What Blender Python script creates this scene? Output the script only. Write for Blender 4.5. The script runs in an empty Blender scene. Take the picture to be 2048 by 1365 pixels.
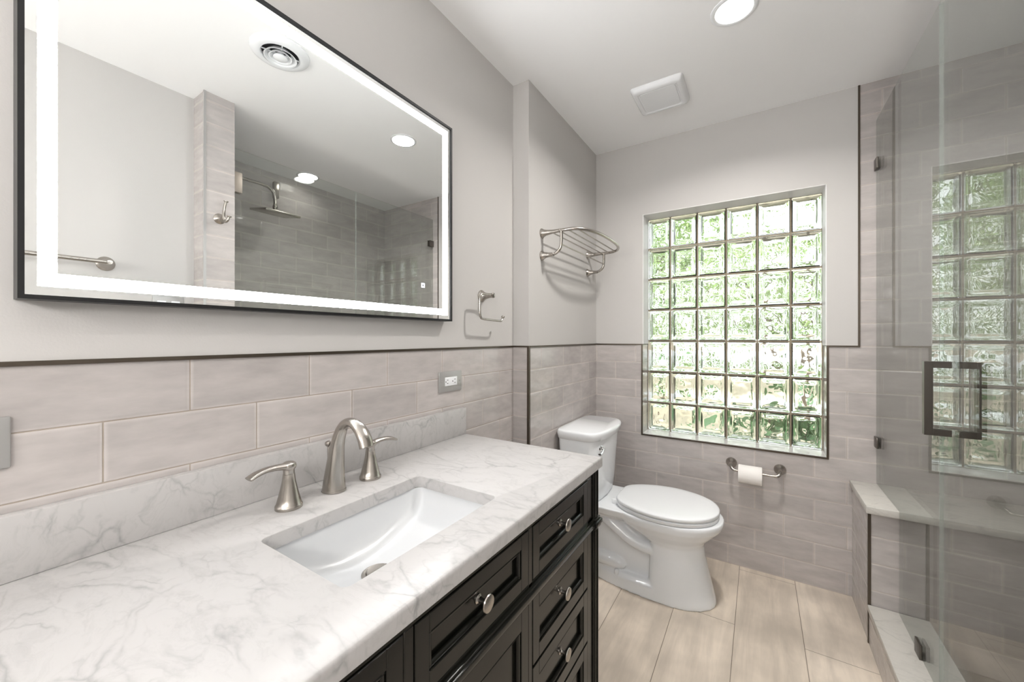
import bpy, bmesh, math, random
from mathutils import Vector, Matrix, noise

S = bpy.context.scene
COL = S.collection
R = math.radians
PI = math.pi

# ------------------------------------------------------------------ camera
cam_d = bpy.data.cameras.new('camera')
cam = bpy.data.objects.new('camera', cam_d)
COL.objects.link(cam)
cam.location = (0, 0, 0)
cam.rotation_euler = (R(90), 0, R(32.533))
cam_d.sensor_width = 36.0
cam_d.lens = 774.28 / 2048 * 36.0
cam_d.shift_y = -(682.5 - 676.17) / 2048
cam_d.clip_start = 0.02
S.camera = cam

# ------------------------------------------------------------------ world, sun, exposure
w = bpy.data.worlds.new('sky')
S.world = w
w.use_nodes = True
bg = w.node_tree.nodes['Background']
bg.inputs['Color'].default_value = (0.93, 0.97, 1.0, 1)
bg.inputs['Strength'].default_value = 2.3

sun_d = bpy.data.lights.new('sun', 'SUN')
sun_d.energy = 2.6
sun_d.angle = R(2)
sun_d.color = (1.0, 0.95, 0.86)
sun = bpy.data.objects.new('sun', sun_d)
COL.objects.link(sun)
sun.rotation_euler = (R(38), R(-28), 0)

LED = 36.0          # mirror strip
DOWN = 11.5         # recessed lamp in the room (watts)
DOWN_SHOWER = 0.35   # recessed lamp in the shower (watts)
GLOBE = 40.0        # two unseen fill globes added behind the viewer to brighten the room

S.view_settings.view_transform = 'Standard'
S.view_settings.look = 'None'
S.view_settings.gamma = 1.0
S.view_settings.use_curve_mapping = False
S.view_settings.exposure = 0.43

# ------------------------------------------------------------------ key dimensions (camera at the origin, metres)
FL, CE, TR = -1.2574, 1.2160, -0.0415          # floor, ceiling, top of the tiled dado
XL, XJ, YJ, YB = -1.0, -0.913, 1.578, 2.472    # left wall, its jut, back wall
XG = 0.4725                                    # shower glass
XR = 0.500                                     # painted right wall
XS = 1.10                                      # far wall of the shower
YE0, YE1 = 0.790, 0.920                        # shower end wall
WX0, WX1, WZ0, WZ1 = -0.610, 0.284, -0.597, 0.768
ZC = -0.380                                    # worktop
GD = 0.13                                      # glass blocks sit this far behind the wall face

# ------------------------------------------------------------------ materials
MATS = {}
def new_mat(name):
    m = bpy.data.materials.new(name); m.use_nodes = True
    nt = m.node_tree
    b = nt.nodes['Principled BSDF']
    return m, nt, b
def N(nt, t, **kw):
    n = nt.nodes.new(t)
    for k, v in kw.items():
        if k in n.inputs: n.inputs[k].default_value = v
        else: setattr(n, k, v)
    return n
def L(nt, a, b): nt.links.new(a, b)
def plain(name, col, rough=0.5, metal=0.0, spec=None, coat=0.0, emit=None, estr=0.0, bump=None):
    m, nt, b = new_mat(name)
    b.inputs['Base Color'].default_value = (*col, 1)
    b.inputs['Roughness'].default_value = rough
    b.inputs['Metallic'].default_value = metal
    if spec is not None: b.inputs['Specular IOR Level'].default_value = spec
    if coat: b.inputs['Coat Weight'].default_value = coat; b.inputs['Coat Roughness'].default_value = 0.08
    if emit:
        b.inputs['Emission Color'].default_value = (*emit, 1)
        b.inputs['Emission Strength'].default_value = estr
    if bump:
        g = N(nt, 'ShaderNodeNewGeometry')
        no = N(nt, 'ShaderNodeTexNoise'); no.inputs['Scale'].default_value = bump[0]; no.inputs['Detail'].default_value = 3
        bu = N(nt, 'ShaderNodeBump'); bu.inputs['Strength'].default_value = bump[1]; bu.inputs['Distance'].default_value = bump[2]
        L(nt, g.outputs['Position'], no.inputs['Vector']); L(nt, no.outputs['Fac'], bu.inputs['Height'])
        L(nt, bu.outputs['Normal'], b.inputs['Normal'])
    return m

def tile_mat(name, phase, base=(0.485, 0.451, 0.436), joint=(0.47, 0.425, 0.38), shift_x=0.0, stagger=0.5):
    """glazed handmade tiles, 25.4 x 11 cm, running bond"""
    m, nt, b = new_mat(name)
    g = N(nt, 'ShaderNodeNewGeometry')
    sp = N(nt, 'ShaderNodeSeparateXYZ'); L(nt, g.outputs['Position'], sp.inputs[0])
    sn = N(nt, 'ShaderNodeSeparateXYZ'); L(nt, g.outputs['True Normal'], sn.inputs[0])
    ab = N(nt, 'ShaderNodeMath', operation='ABSOLUTE'); L(nt, sn.outputs['X'], ab.inputs[0])
    gt = N(nt, 'ShaderNodeMath', operation='GREATER_THAN'); L(nt, ab.outputs[0], gt.inputs[0]); gt.inputs[1].default_value = 0.5
    mx = N(nt, 'ShaderNodeMix'); mx.data_type = 'FLOAT'
    sx = N(nt, 'ShaderNodeMath', operation='ADD'); L(nt, sp.outputs['X'], sx.inputs[0]); sx.inputs[1].default_value = shift_x
    L(nt, gt.outputs[0], mx.inputs[0]); L(nt, sx.outputs[0], mx.inputs[2]); L(nt, sp.outputs['Y'], mx.inputs[3])
    ad = N(nt, 'ShaderNodeMath', operation='SUBTRACT'); L(nt, mx.outputs[0], ad.inputs[0]); ad.inputs[1].default_value = phase
    az = N(nt, 'ShaderNodeMath', operation='SUBTRACT'); L(nt, sp.outputs['Z'], az.inputs[0]); az.inputs[1].default_value = TR
    cv = N(nt, 'ShaderNodeCombineXYZ'); L(nt, ad.outputs[0], cv.inputs[0]); L(nt, az.outputs[0], cv.inputs[1])
    br = N(nt, 'ShaderNodeTexBrick'); br.offset = stagger; br.offset_frequency = 2; br.squash = 1.0
    L(nt, cv.outputs[0], br.inputs['Vector'])
    lo = tuple(c * 0.93 for c in base); hi = tuple(min(1, c * 1.06) for c in base)
    br.inputs['Color1'].default_value = (*lo, 1); br.inputs['Color2'].default_value = (*hi, 1)
    br.inputs['Mortar'].default_value = (*joint, 1)
    br.inputs['Scale'].default_value = 1.0; br.inputs['Mortar Size'].default_value = 0.0013
    br.inputs['Mortar Smooth'].default_value = 0.3
    br.inputs['Bias'].default_value = 0.0
    br.inputs['Brick Width'].default_value = 0.254; br.inputs['Row Height'].default_value = 0.11054
    # glaze: pale at the tile's rim and in soft horizontal clouds
    br2 = N(nt, 'ShaderNodeTexBrick'); br2.offset = stagger; br2.offset_frequency = 2
    L(nt, cv.outputs[0], br2.inputs['Vector'])
    for k in ('Scale', 'Brick Width', 'Row Height', 'Bias'): br2.inputs[k].default_value = br.inputs[k].default_value
    br2.inputs['Mortar Size'].default_value = 0.008; br2.inputs['Mortar Smooth'].default_value = 1.0
    mp = N(nt, 'ShaderNodeMapping'); mp.inputs['Scale'].default_value = (7, 7, 24); L(nt, g.outputs['Position'], mp.inputs['Vector'])
    no = N(nt, 'ShaderNodeTexNoise'); no.inputs['Scale'].default_value = 1.0; no.inputs['Detail'].default_value = 4; no.inputs['Roughness'].default_value = 0.6
    L(nt, mp.outputs[0], no.inputs['Vector'])
    rr = N(nt, 'ShaderNodeMapRange'); rr.inputs[1].default_value = 0.3; rr.inputs[2].default_value = 0.75; rr.inputs[3].default_value = 0.88; rr.inputs[4].default_value = 1.12
    L(nt, no.outputs['Fac'], rr.inputs[0])
    rim = N(nt, 'ShaderNodeMath', operation='MULTIPLY_ADD'); L(nt, br2.outputs['Fac'], rim.inputs[0]); rim.inputs[1].default_value = 0.22; L(nt, rr.outputs[0], rim.inputs[2])
    vm = N(nt, 'ShaderNodeVectorMath', operation='SCALE'); L(nt, br.outputs['Color'], vm.inputs[0]); L(nt, rim.outputs[0], vm.inputs['Scale'])
    L(nt, vm.outputs[0], b.inputs['Base Color'])
    b.inputs['Roughness'].default_value = 0.16
    # relief: joints down, pillowed rim, wavy glaze
    n2 = N(nt, 'ShaderNodeTexNoise'); n2.inputs['Scale'].default_value = 1.0; n2.inputs['Detail'].default_value = 1
    mp2 = N(nt, 'ShaderNodeMapping'); mp2.inputs['Scale'].default_value = (13, 13, 26); L(nt, g.outputs['Position'], mp2.inputs['Vector']); L(nt, mp2.outputs[0], n2.inputs['Vector'])
    h1 = N(nt, 'ShaderNodeMath', operation='MULTIPLY'); L(nt, br.outputs['Fac'], h1.inputs[0]); h1.inputs[1].default_value = -0.0012
    h2 = N(nt, 'ShaderNodeMath', operation='MULTIPLY_ADD'); L(nt, br2.outputs['Fac'], h2.inputs[0]); h2.inputs[1].default_value = -0.0006; L(nt, h1.outputs[0], h2.inputs[2])
    h3 = N(nt, 'ShaderNodeMath', operation='MULTIPLY_ADD'); L(nt, n2.outputs['Fac'], h3.inputs[0]); h3.inputs[1].default_value = 0.0028; L(nt, h2.outputs[0], h3.inputs[2])
    bu = N(nt, 'ShaderNodeBump'); bu.inputs['Strength'].default_value = 1.0; bu.inputs['Distance'].default_value = 1.0
    L(nt, h3.outputs[0], bu.inputs['Height']); L(nt, bu.outputs['Normal'], b.inputs['Normal'])
    return m

def floor_mat():
    m, nt, b = new_mat('plank_tile')
    g = N(nt, 'ShaderNodeNewGeometry')
    sp = N(nt, 'ShaderNodeSeparateXYZ'); L(nt, g.outputs['Position'], sp.inputs[0])
    ay = N(nt, 'ShaderNodeMath', operation='SUBTRACT'); L(nt, sp.outputs['Y'], ay.inputs[0]); ay.inputs[1].default_value = 1.955 - 0.72
    ax = N(nt, 'ShaderNodeMath', operation='ADD'); L(nt, sp.outputs['X'], ax.inputs[0]); ax.inputs[1].default_value = 0.335
    cv = N(nt, 'ShaderNodeCombineXYZ'); L(nt, ay.outputs[0], cv.inputs[0]); L(nt, ax.outputs[0], cv.inputs[1])
    br = N(nt, 'ShaderNodeTexBrick'); br.offset = 0.4; br.offset_frequency = 2
    L(nt, cv.outputs[0], br.inputs['Vector'])
    br.inputs['Color1'].default_value = (0.66, 0.575, 0.48, 1); br.inputs['Color2'].default_value = (0.72, 0.635, 0.54, 1)
    br.inputs['Mortar'].default_value = (0.22, 0.18, 0.14, 1)
    br.inputs['Scale'].default_value = 1.0; br.inputs['Mortar Size'].default_value = 0.0012; br.inputs['Mortar Smooth'].default_value = 0.1
    br.inputs['Brick Width'].default_value = 1.2; br.inputs['Row Height'].default_value = 0.2455
    mp = N(nt, 'ShaderNodeMapping'); mp.inputs['Scale'].default_value = (16, 2.2, 1); L(nt, g.outputs['Position'], mp.inputs['Vector'])
    no = N(nt, 'ShaderNodeTexNoise'); no.inputs['Scale'].default_value = 1.0; no.inputs['Detail'].default_value = 7; no.inputs['Roughness'].default_value = 0.62; no.inputs['Distortion'].default_value = 0.4
    L(nt, mp.outputs[0], no.inputs['Vector'])
    n2 = N(nt, 'ShaderNodeTexNoise'); n2.inputs['Scale'].default_value = 4.5; n2.inputs['Detail'].default_value = 3; L(nt, g.outputs['Position'], n2.inputs['Vector'])
    mu = N(nt, 'ShaderNodeMath', operation='MULTIPLY'); L(nt, no.outputs['Fac'], mu.inputs[0]); L(nt, n2.outputs['Fac'], mu.inputs[1])
    rr = N(nt, 'ShaderNodeMapRange'); rr.inputs[1].default_value = 0.13; rr.inputs[2].default_value = 0.38; rr.inputs[3].default_value = 0.72; rr.inputs[4].default_value = 1.14
    L(nt, mu.outputs[0], rr.inputs[0])
    vm = N(nt, 'ShaderNodeVectorMath', operation='SCALE'); L(nt, br.outputs['Color'], vm.inputs[0]); L(nt, rr.outputs[0], vm.inputs['Scale'])
    L(nt, vm.outputs[0], b.inputs['Base Color'])
    b.inputs['Roughness'].default_value = 0.38
    h1 = N(nt, 'ShaderNodeMath', operation='MULTIPLY'); L(nt, br.outputs['Fac'], h1.inputs[0]); h1.inputs[1].default_value = -0.0012
    bu = N(nt, 'ShaderNodeBump'); bu.inputs['Strength'].default_value = 0.8; bu.inputs['Distance'].default_value = 1.0
    L(nt, h1.outputs[0], bu.inputs['Height']); L(nt, bu.outputs['Normal'], b.inputs['Normal'])
    return m

def marble_mat(name, base=(0.482, 0.470, 0.462), cloud=0.34, vein=1.0):
    m, nt, b = new_mat(name)
    g = N(nt, 'ShaderNodeNewGeometry')
    mp = N(nt, 'ShaderNodeMapping'); mp.inputs['Rotation'].default_value = (R(20), R(28), R(35)); mp.inputs['Scale'].default_value = (1.0, 1.9, 1.4)
    L(nt, g.outputs['Position'], mp.inputs['Vector'])
    # warp
    wn = N(nt, 'ShaderNodeTexNoise'); wn.inputs['Scale'].default_value = 5.0; wn.inputs['Detail'].default_value = 5; L(nt, mp.outputs[0], wn.inputs['Vector'])
    wv = N(nt, 'ShaderNodeVectorMath', operation='MULTIPLY_ADD'); L(nt, wn.outputs['Color'], wv.inputs[0]); wv.inputs[1].default_value = (0.22, 0.22, 0.22); L(nt, mp.outputs[0], wv.inputs[2])
    # thin veins: cell borders of warped Voronoi at two scales, broken up by a mask
    mk = N(nt, 'ShaderNodeTexNoise'); mk.inputs['Scale'].default_value = 6.0; mk.inputs['Detail'].default_value = 4; mk.inputs['Roughness'].default_value = 0.65; L(nt, wv.outputs[0], mk.inputs['Vector'])
    parts = []
    for sc, wd, lo, hi, amp in ((4.6, .050, .44, .66, .56), (10.5, .060, .46, .70, .36)):
        vo = N(nt, 'ShaderNodeTexVoronoi', feature='DISTANCE_TO_EDGE'); vo.inputs['Scale'].default_value = sc; L(nt, wv.outputs[0], vo.inputs['Vector'])
        v1 = N(nt, 'ShaderNodeMapRange'); v1.inputs[1].default_value = 0.0; v1.inputs[2].default_value = wd; v1.inputs[3].default_value = 1.0; v1.inputs[4].default_value = 0.0
        L(nt, vo.outputs['Distance'], v1.inputs[0])
        pw = N(nt, 'ShaderNodeMath', operation='POWER'); L(nt, v1.outputs[0], pw.inputs[0]); pw.inputs[1].default_value = 1.6
        mr = N(nt, 'ShaderNodeMapRange'); mr.inputs[1].default_value = lo; mr.inputs[2].default_value = hi; mr.inputs[3].default_value = 0.03; mr.inputs[4].default_value = amp * vein
        L(nt, mk.outputs['Fac'], mr.inputs[0])
        vv = N(nt, 'ShaderNodeMath', operation='MULTIPLY'); L(nt, pw.outputs[0], vv.inputs[0]); L(nt, mr.outputs[0], vv.inputs[1]); parts.append(vv)
    vmx = N(nt, 'ShaderNodeMath', operation='MAXIMUM'); L(nt, parts[0].outputs[0], vmx.inputs[0]); L(nt, parts[1].outputs[0], vmx.inputs[1])
    # small grey flecks and soft clouds
    cl = N(nt, 'ShaderNodeTexNoise'); cl.inputs['Scale'].default_value = 17.0; cl.inputs['Detail'].default_value = 9; cl.inputs['Roughness'].default_value = 0.70; cl.inputs['Distortion'].default_value = 0.5; L(nt, wv.outputs[0], cl.inputs['Vector'])
    cr = N(nt, 'ShaderNodeMapRange'); cr.inputs[1].default_value = 0.50; cr.inputs[2].default_value = 0.80; cr.inputs[3].default_value = 0.0; cr.inputs[4].default_value = cloud
    L(nt, cl.outputs['Fac'], cr.inputs[0])
    mxv = N(nt, 'ShaderNodeMath', operation='ADD'); mxv.use_clamp = True; L(nt, vmx.outputs[0], mxv.inputs[0]); L(nt, cr.outputs[0], mxv.inputs[1])
    ra = N(nt, 'ShaderNodeMix'); ra.data_type = 'RGBA'
    ra.inputs[6].default_value = (*base, 1); ra.inputs[7].default_value = (0.165, 0.163, 0.16, 1)
    L(nt, mxv.outputs[0], ra.inputs[0])
    L(nt, ra.outputs[2], b.inputs['Base Color'])
    b.inputs['Roughness'].default_value = 0.30; b.inputs['Specular IOR Level'].default_value = 0.28
    return m

def glass_sheet_mat(name, tint=(0.925, 0.940, 0.930)):
    """flat clear sheet: mirror reflection by Fresnel, the rest passes straight through"""
    m, nt, b = new_mat(name)
    nt.nodes.remove(b)
    out = nt.nodes['Material Output']
    g = N(nt, 'ShaderNodeNewGeometry')
    ior = N(nt, 'ShaderNodeMix'); ior.data_type = 'FLOAT'; ior.inputs[2].default_value = 1.58; ior.inputs[3].default_value = 1 / 1.58
    L(nt, g.outputs['Backfacing'], ior.inputs[0])
    fr = N(nt, 'ShaderNodeFresnel'); L(nt, ior.outputs[0], fr.inputs['IOR'])
    tr = N(nt, 'ShaderNodeBsdfTransparent'); tr.inputs['Color'].default_value = (*tint, 1)
    gl = N(nt, 'ShaderNodeBsdfGlossy'); gl.inputs['Roughness'].default_value = 0.0
    ms = N(nt, 'ShaderNodeMixShader')
    L(nt, fr.outputs[0], ms.inputs[0]); L(nt, tr.outputs[0], ms.inputs[1]); L(nt, gl.outputs[0], ms.inputs[2])
    L(nt, ms.outputs[0], out.inputs['Surface'])
    return m

def edge_mat():
    m, nt, b = new_mat('glass_edge')
    b.inputs['Base Color'].default_value = (0.70, 0.73, 0.71, 1); b.inputs['Roughness'].default_value = 0.12
    tr = N(nt, 'ShaderNodeBsdfTransparent'); tr.inputs['Color'].default_value = (0.88, 0.93, 0.90, 1)
    ms = N(nt, 'ShaderNodeMixShader', ); ms.inputs[0].default_value = 0.24
    L(nt, tr.outputs[0], ms.inputs[1]); L(nt, b.outputs[0], ms.inputs[2]); L(nt, ms.outputs[0], nt.nodes['Material Output'].inputs['Surface'])
    return m

def block_glass_mat():
    m, nt, b = new_mat('block_glass')
    b.inputs['Base Color'].default_value = (0.975, 0.995, 0.97, 1)
    b.inputs['Roughness'].default_value = 0.0
    b.inputs['IOR'].default_value = 1.5
    b.inputs['Transmission Weight'].default_value = 1.0
    return m

def wood_dark():
    m, nt, b = new_mat('espresso_wood')
    g = N(nt, 'ShaderNodeNewGeometry')
    mp = N(nt, 'ShaderNodeMapping'); mp.inputs['Scale'].default_value = (30, 6, 90); L(nt, g.outputs['Position'], mp.inputs['Vector'])
    no = N(nt, 'ShaderNodeTexNoise'); no.inputs['Scale'].default_value = 1; no.inputs['Detail'].default_value = 5; L(nt, mp.outputs[0], no.inputs['Vector'])
    ra = N(nt, 'ShaderNodeMix'); ra.data_type = 'RGBA'; ra.inputs[6].default_value = (0.005, 0.0052, 0.004, 1); ra.inputs[7].default_value = (0.010, 0.010, 0.0075, 1)
    L(nt, no.outputs['Fac'], ra.inputs[0]); L(nt, ra.outputs[2], b.inputs['Base Color'])
    b.inputs['Roughness'].default_value = 0.17
    b.inputs['Specular IOR Level'].default_value = 0.36
    return m

def nickel(name='brushed_nickel', col=(0.44, 0.41, 0.375), rough=0.25):
    m, nt, b = new_mat(name)
    b.inputs['Base Color'].default_value = (*col, 1); b.inputs['Metallic'].default_value = 1.0
    b.inputs['Roughness'].default_value = rough
    b.inputs['Anisotropic'].default_value = 0.4
    return m

M = dict(
    paint=plain('wall_paint', (0.56, 0.545, 0.53), 0.62, bump=(260, 0.10, 0.002)),
    ceil=plain('ceiling_paint', (0.93, 0.93, 0.93), 0.8, bump=(180, 0.06, 0.002)),
    sill=plain('sill_glaze', (0.74, 0.735, 0.725), 0.12, bump=(22, 0.25, 0.01)),
    reveal=plain('window_reveal_daylit', (0.90, 0.90, 0.90), 0.4),  # wall paint made whiter here to stand in for daylight on the reveals
    t_left=tile_mat('tile_left', 0.0655, joint=(0.33, 0.285, 0.24)), t_jut=tile_mat('tile_jut', 1.7055, shift_x=0.06), t_end=tile_mat('tile_end', YE0+.0005, stagger=0.0), t_back=tile_mat('tile_back', 0.3623),
    t_show=tile_mat('tile_shower', 0.3623),
    trim=plain('bronze_trim', (0.115, 0.095, 0.075), 0.35, 0.85),
    floor=floor_mat(),
    marble=marble_mat('carrara_marble'), marble2=marble_mat('bench_marble', (0.58, 0.56, 0.52), 0.22, 0.9),
    slate=plain('shower_floor_stone', (0.05, 0.047, 0.042), 0.5, bump=(40, 0.3, 0.004)),
    ceramic=plain('white_ceramic', (0.84, 0.86, 0.88), 0.07, coat=0.3),
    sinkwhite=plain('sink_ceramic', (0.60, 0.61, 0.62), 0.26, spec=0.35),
    plastic=plain('white_plastic', (0.83, 0.845, 0.86), 0.22),
    nickel=nickel(), chrome=plain('chrome', (0.82, 0.82, 0.82), 0.06, 1.0), bronze=plain('dark_nickel', (0.17, 0.155, 0.14), 0.38, 1.0),
    hingemetal=plain('hinge_metal', (0.34, 0.30, 0.26), 0.45, 0.5),
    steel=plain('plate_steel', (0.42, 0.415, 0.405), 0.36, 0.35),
    black=plain('black_metal', (0.012, 0.012, 0.013), 0.35, 0.2), dark=plain('dark_slot', (0.02, 0.02, 0.02), 0.6),
    mirror=plain('mirror_silver', (0.93, 0.945, 0.935), 0.0, 1.0),
    led=plain('led_strip', (1, 1, 1), 0.5, emit=(0.955, 0.98, 1.0), estr=LED),
    icon=plain('lit_icon', (0.7, 0.75, 1.0), 0.5, emit=(0.80, 0.85, 1.0), estr=1.6),
    lens=plain('lamp_lens', (1, 1, 1), 0.5, emit=(1.0, 0.968, 0.925), estr=6.0),
    lens_s=plain('lamp_lens_shower', (1, 1, 1), 0.5, emit=(1.0, 0.92, 0.80), estr=3.0),
    globe=plain('fill_globe', (1, 1, 1), 0.5, emit=(1.0, 0.985, 0.965), estr=GLOBE),  # glow of the added fill globes
    wood=wood_dark(), pane=glass_sheet_mat('clear_glass'), edge=edge_mat(),
    block=block_glass_mat(), coat=plain('block_edge_coating', (0.80, 0.82, 0.72), 0.6), mortar=plain('block_mortar', (0.30, 0.25, 0.18), 0.7),
    paper=plain('toilet_paper', (0.88, 0.85, 0.82), 0.95, bump=(160, 0.15, 0.002)), card=plain('cardboard', (0.35, 0.26, 0.17), 0.9),
    soil=plain('dry_ground', (0.50, 0.42, 0.32), 0.95, bump=(9, 0.6, 0.05)),
    bark=plain('bark', (0.17, 0.13, 0.10), 0.9, bump=(30, 0.6, 0.02)),
    leaf=plain('leaf', (0.29, 0.43, 0.14), 0.5), leaf2=plain('leaf_dark', (0.13, 0.25, 0.10), 0.45),
)
for k in ('leaf', 'leaf2'):
    M[k].node_tree.nodes['Principled BSDF'].inputs['Subsurface Weight'].default_value = 0.0

# ------------------------------------------------------------------ mesh helpers (all take world coordinates)
def bm_new(): return bmesh.new()
def add_box(bm, lo, hi, bevel=0.0, seg=2, mi=0):
    x0, y0, z0 = lo; x1, y1, z1 = hi
    v = [bm.verts.new(p) for p in ((x0,y0,z0),(x1,y0,z0),(x1,y1,z0),(x0,y1,z0),(x0,y0,z1),(x1,y0,z1),(x1,y1,z1),(x0,y1,z1))]
    fs = [bm.faces.new([v[i] for i in q]) for q in ((0,3,2,1),(4,5,6,7),(0,1,5,4),(1,2,6,5),(2,3,7,6),(3,0,4,7))]
    for f in fs: f.material_index = mi
    if bevel > 0:
        es = list({e for f in fs for e in f.edges})
        r = bmesh.ops.bevel(bm, geom=es, offset=bevel, segments=seg, profile=0.5, affect='EDGES', clamp_overlap=True)
        for f in r['faces']: f.material_index = mi
    return fs
def frame_from(t):
    t = t.normalized()
    up = Vector((0, 0, 1)) if abs(t.z) < 0.9 else Vector((1, 0, 0))
    a = t.cross(up).normalized(); b = a.cross(t).normalized()
    return a, b
def add_rings(bm, rings, cap0=True, cap1=True, mi=0):
    vr = [[bm.verts.new(p) for p in r] for r in rings]
    n = len(vr[0])
    for i in range(len(vr) - 1):
        for j in range(n):
            f = bm.faces.new((vr[i][j], vr[i][(j+1) % n], vr[i+1][(j+1) % n], vr[i+1][j])); f.material_index = mi
    if cap0: bm.faces.new(list(reversed(vr[0]))).material_index = mi
    if cap1: bm.faces.new(vr[-1]).material_index = mi
    return vr
def catmull(pts, sub=6):
    P = [Vector(p) for p in pts]
    if len(P) < 3: return P
    out = []
    for i in range(len(P) - 1):
        p0 = P[i-1] if i else P[0]*2 - P[1]; p1, p2 = P[i], P[i+1]
        p3 = P[i+2] if i + 2 < len(P) else P[-1]*2 - P[-2]
        for k in range(sub):
            t = k / sub
            out.append(0.5*((2*p1) + (-p0+p2)*t + (2*p0-5*p1+4*p2-p3)*t*t + (-p0+3*p1-3*p2+p3)*t**3))
    out.append(P[-1]); return out
def resample(vals, n):
    m = len(vals) - 1; o = []
    for i in range(n):
        t = i / (n-1) * m; k = min(int(t), m-1); f = t-k
        a, b = vals[k], vals[k+1]
        if isinstance(a, (tuple, list)): o.append(tuple(x+(y-x)*f for x, y in zip(a, b)))
        else: o.append(a+(b-a)*f)
    return o
def add_tube(bm, pts, r, seg=14, sub=6, smooth=True, side=None, mi=0):
    """tube along a path; r: number, list of numbers, or list of (in-plane, sideways) radii"""
    P = catmull(pts, sub) if smooth else [Vector(p) for p in pts]
    n = len(P)
    rad = resample(r, n) if isinstance(r, (list, tuple)) else [r]*n
    rings = []; a = None
    for i in range(n):
        t = (P[min(i+1, n-1)] - P[max(i-1, 0)]).normalized()
        if side is not None:
            a = Vector(side); a = (a - t*a.dot(t)).normalized()
        elif a is None: a, _ = frame_from(t)
        else: a = (a - t*a.dot(t)).normalized()
        b = t.cross(a).normalized()
        ri = rad[i]
        rb, ra = ri if isinstance(ri, tuple) else (ri, ri)
        rings.append([P[i] + a*(math.cos(2*PI*k/seg)*ra) + b*(math.sin(2*PI*k/seg)*rb) for k in range(seg)])
    add_rings(bm, rings, mi=mi)
def add_lathe(bm, origin, axis, prof, seg=32, mi=0, cap0=True, cap1=True):
    """prof: (radius, height along axis)"""
    o = Vector(origin); t = Vector(axis).normalized(); a, b = frame_from(t)
    rings = [[o + t*h + (a*math.cos(2*PI*k/seg) + b*math.sin(2*PI*k/seg))*max(r, 1e-5) for k in range(seg)] for r, h in prof]
    add_rings(bm, rings, cap0, cap1, mi)
def sup(cx, cy, z, hx, hy, e=2.0, n=48, rot=0):
    out = []
    for k in range(n):
        t = 2*PI*k/n; c, s = math.cos(t), math.sin(t)
        out.append(Vector((cx + hx*math.copysign(abs(c)**(2/e), c), cy + hy*math.copysign(abs(s)**(2/e), s), z)))
    return out

def base_loc(o):
    v = Vector((0, 0, 0))
    while o: v += o.location; o = o.parent
    return v
def obj(name, bm, mats, parent=None, sharp=35, loc=None):
    bmesh.ops.recalc_face_normals(bm, faces=bm.faces)
    me = bpy.data.meshes.new(name)
    off = base_loc(parent) if parent else (Vector(loc) if loc is not None else Vector((0, 0, 0)))
    bmesh.ops.translate(bm, verts=bm.verts, vec=-off)
    bm.to_mesh(me); bm.free()
    for m in (mats if isinstance(mats, (list, tuple)) else [mats]): me.materials.append(M[m] if isinstance(m, str) else m)
    me.polygons.foreach_set('use_smooth', [True]*len(me.polygons))
    try: me.set_sharp_from_angle(angle=R(sharp))
    except Exception: pass
    o = bpy.data.objects.new(name, me); COL.objects.link(o)
    if parent: o.parent = parent
    elif loc is not None: o.location = loc
    return o
def thing(name, label, cat, loc, group=None):
    o = bpy.data.objects.new(name, None); COL.objects.link(o)
    o.empty_display_size = 0.05; o.location = loc
    return tag(o, label, cat, group)
def tag(o, label, cat, group=None, kind=None):
    o['label'] = label; o['category'] = cat
    if group: o['group'] = group
    if kind: o['kind'] = kind
    return o
def struct(name, bm, mats, sharp=35):
    o = obj(name, bm, mats, sharp=sharp); o['kind'] = 'structure'; return o
def boxes(lst, bevel=0.0):
    bm = bm_new()
    for b in lst: add_box(bm, b[0], b[1], bevel, mi=b[2] if len(b) > 2 else 0)
    return bm

# ================================================================== ROOM
YN = -1.05      # wall behind the camera
struct('floor', boxes([((-1.15, YN-.1, FL-.1), (XG+.01, YB+.1, FL))]), 'floor')
bm = boxes([((XG+.01, YE1-.05, FL-.1), (XS+.1, YB+.1, FL+.012))])
struct('floor_shower', bm, 'slate')
struct('ceiling', boxes([((-1.15, YN-.1, CE), (XS+.15, YB+.2, CE+.1))]), 'ceil')
struct('wall_left', boxes([((XL-.12, YN, TR), (XL, YJ, CE), 0), ((XL-.12, YN, FL), (XL, YJ, TR), 1)]), ['paint', 't_left'])
struct('wall_corner', boxes([((XL-.12, YJ, TR), (XJ, YB, CE), 0), ((XL-.12, YJ, FL), (XJ, YB, TR), 1)]), ['paint', 't_jut'])
TX = 0.4065
Y2 = YB + 0.21
bm = boxes([((XL-.12, YB, TR), (WX0, Y2, CE), 0), ((XL-.12, YB, FL), (WX0, Y2, TR), 1),
            ((WX0, YB, FL), (WX1, Y2, WZ0), 1), ((WX0, YB, WZ1), (WX1, Y2, CE), 0),
            ((WX1, YB, TR), (TX, Y2, CE), 0), ((WX1, YB, FL), (TX, Y2, TR), 1),
            ((TX, YB, FL), (XS+.12, Y2, CE), 1),
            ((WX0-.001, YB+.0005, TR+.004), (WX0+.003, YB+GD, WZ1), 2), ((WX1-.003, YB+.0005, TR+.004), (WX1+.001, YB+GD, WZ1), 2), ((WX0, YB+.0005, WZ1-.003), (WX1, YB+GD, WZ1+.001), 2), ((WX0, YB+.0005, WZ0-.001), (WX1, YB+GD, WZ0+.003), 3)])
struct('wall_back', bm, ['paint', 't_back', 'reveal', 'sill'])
struct('wall_right', boxes([((XR, YN, FL), (XR+.1, YE0, CE))]), 'paint')
struct('wall_front', boxes([((-1.12, YN-.1, FL), (XR+.1, YN, CE))]), 'paint')
struct('wall_shower_end', boxes([((0.370, YE0, FL), (XS+.12, YE1, CE))]), 't_end')
struct('wall_shower_side', boxes([((XS, YE1, FL), (XS+.12, YB, CE))]), 't_show')

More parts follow.
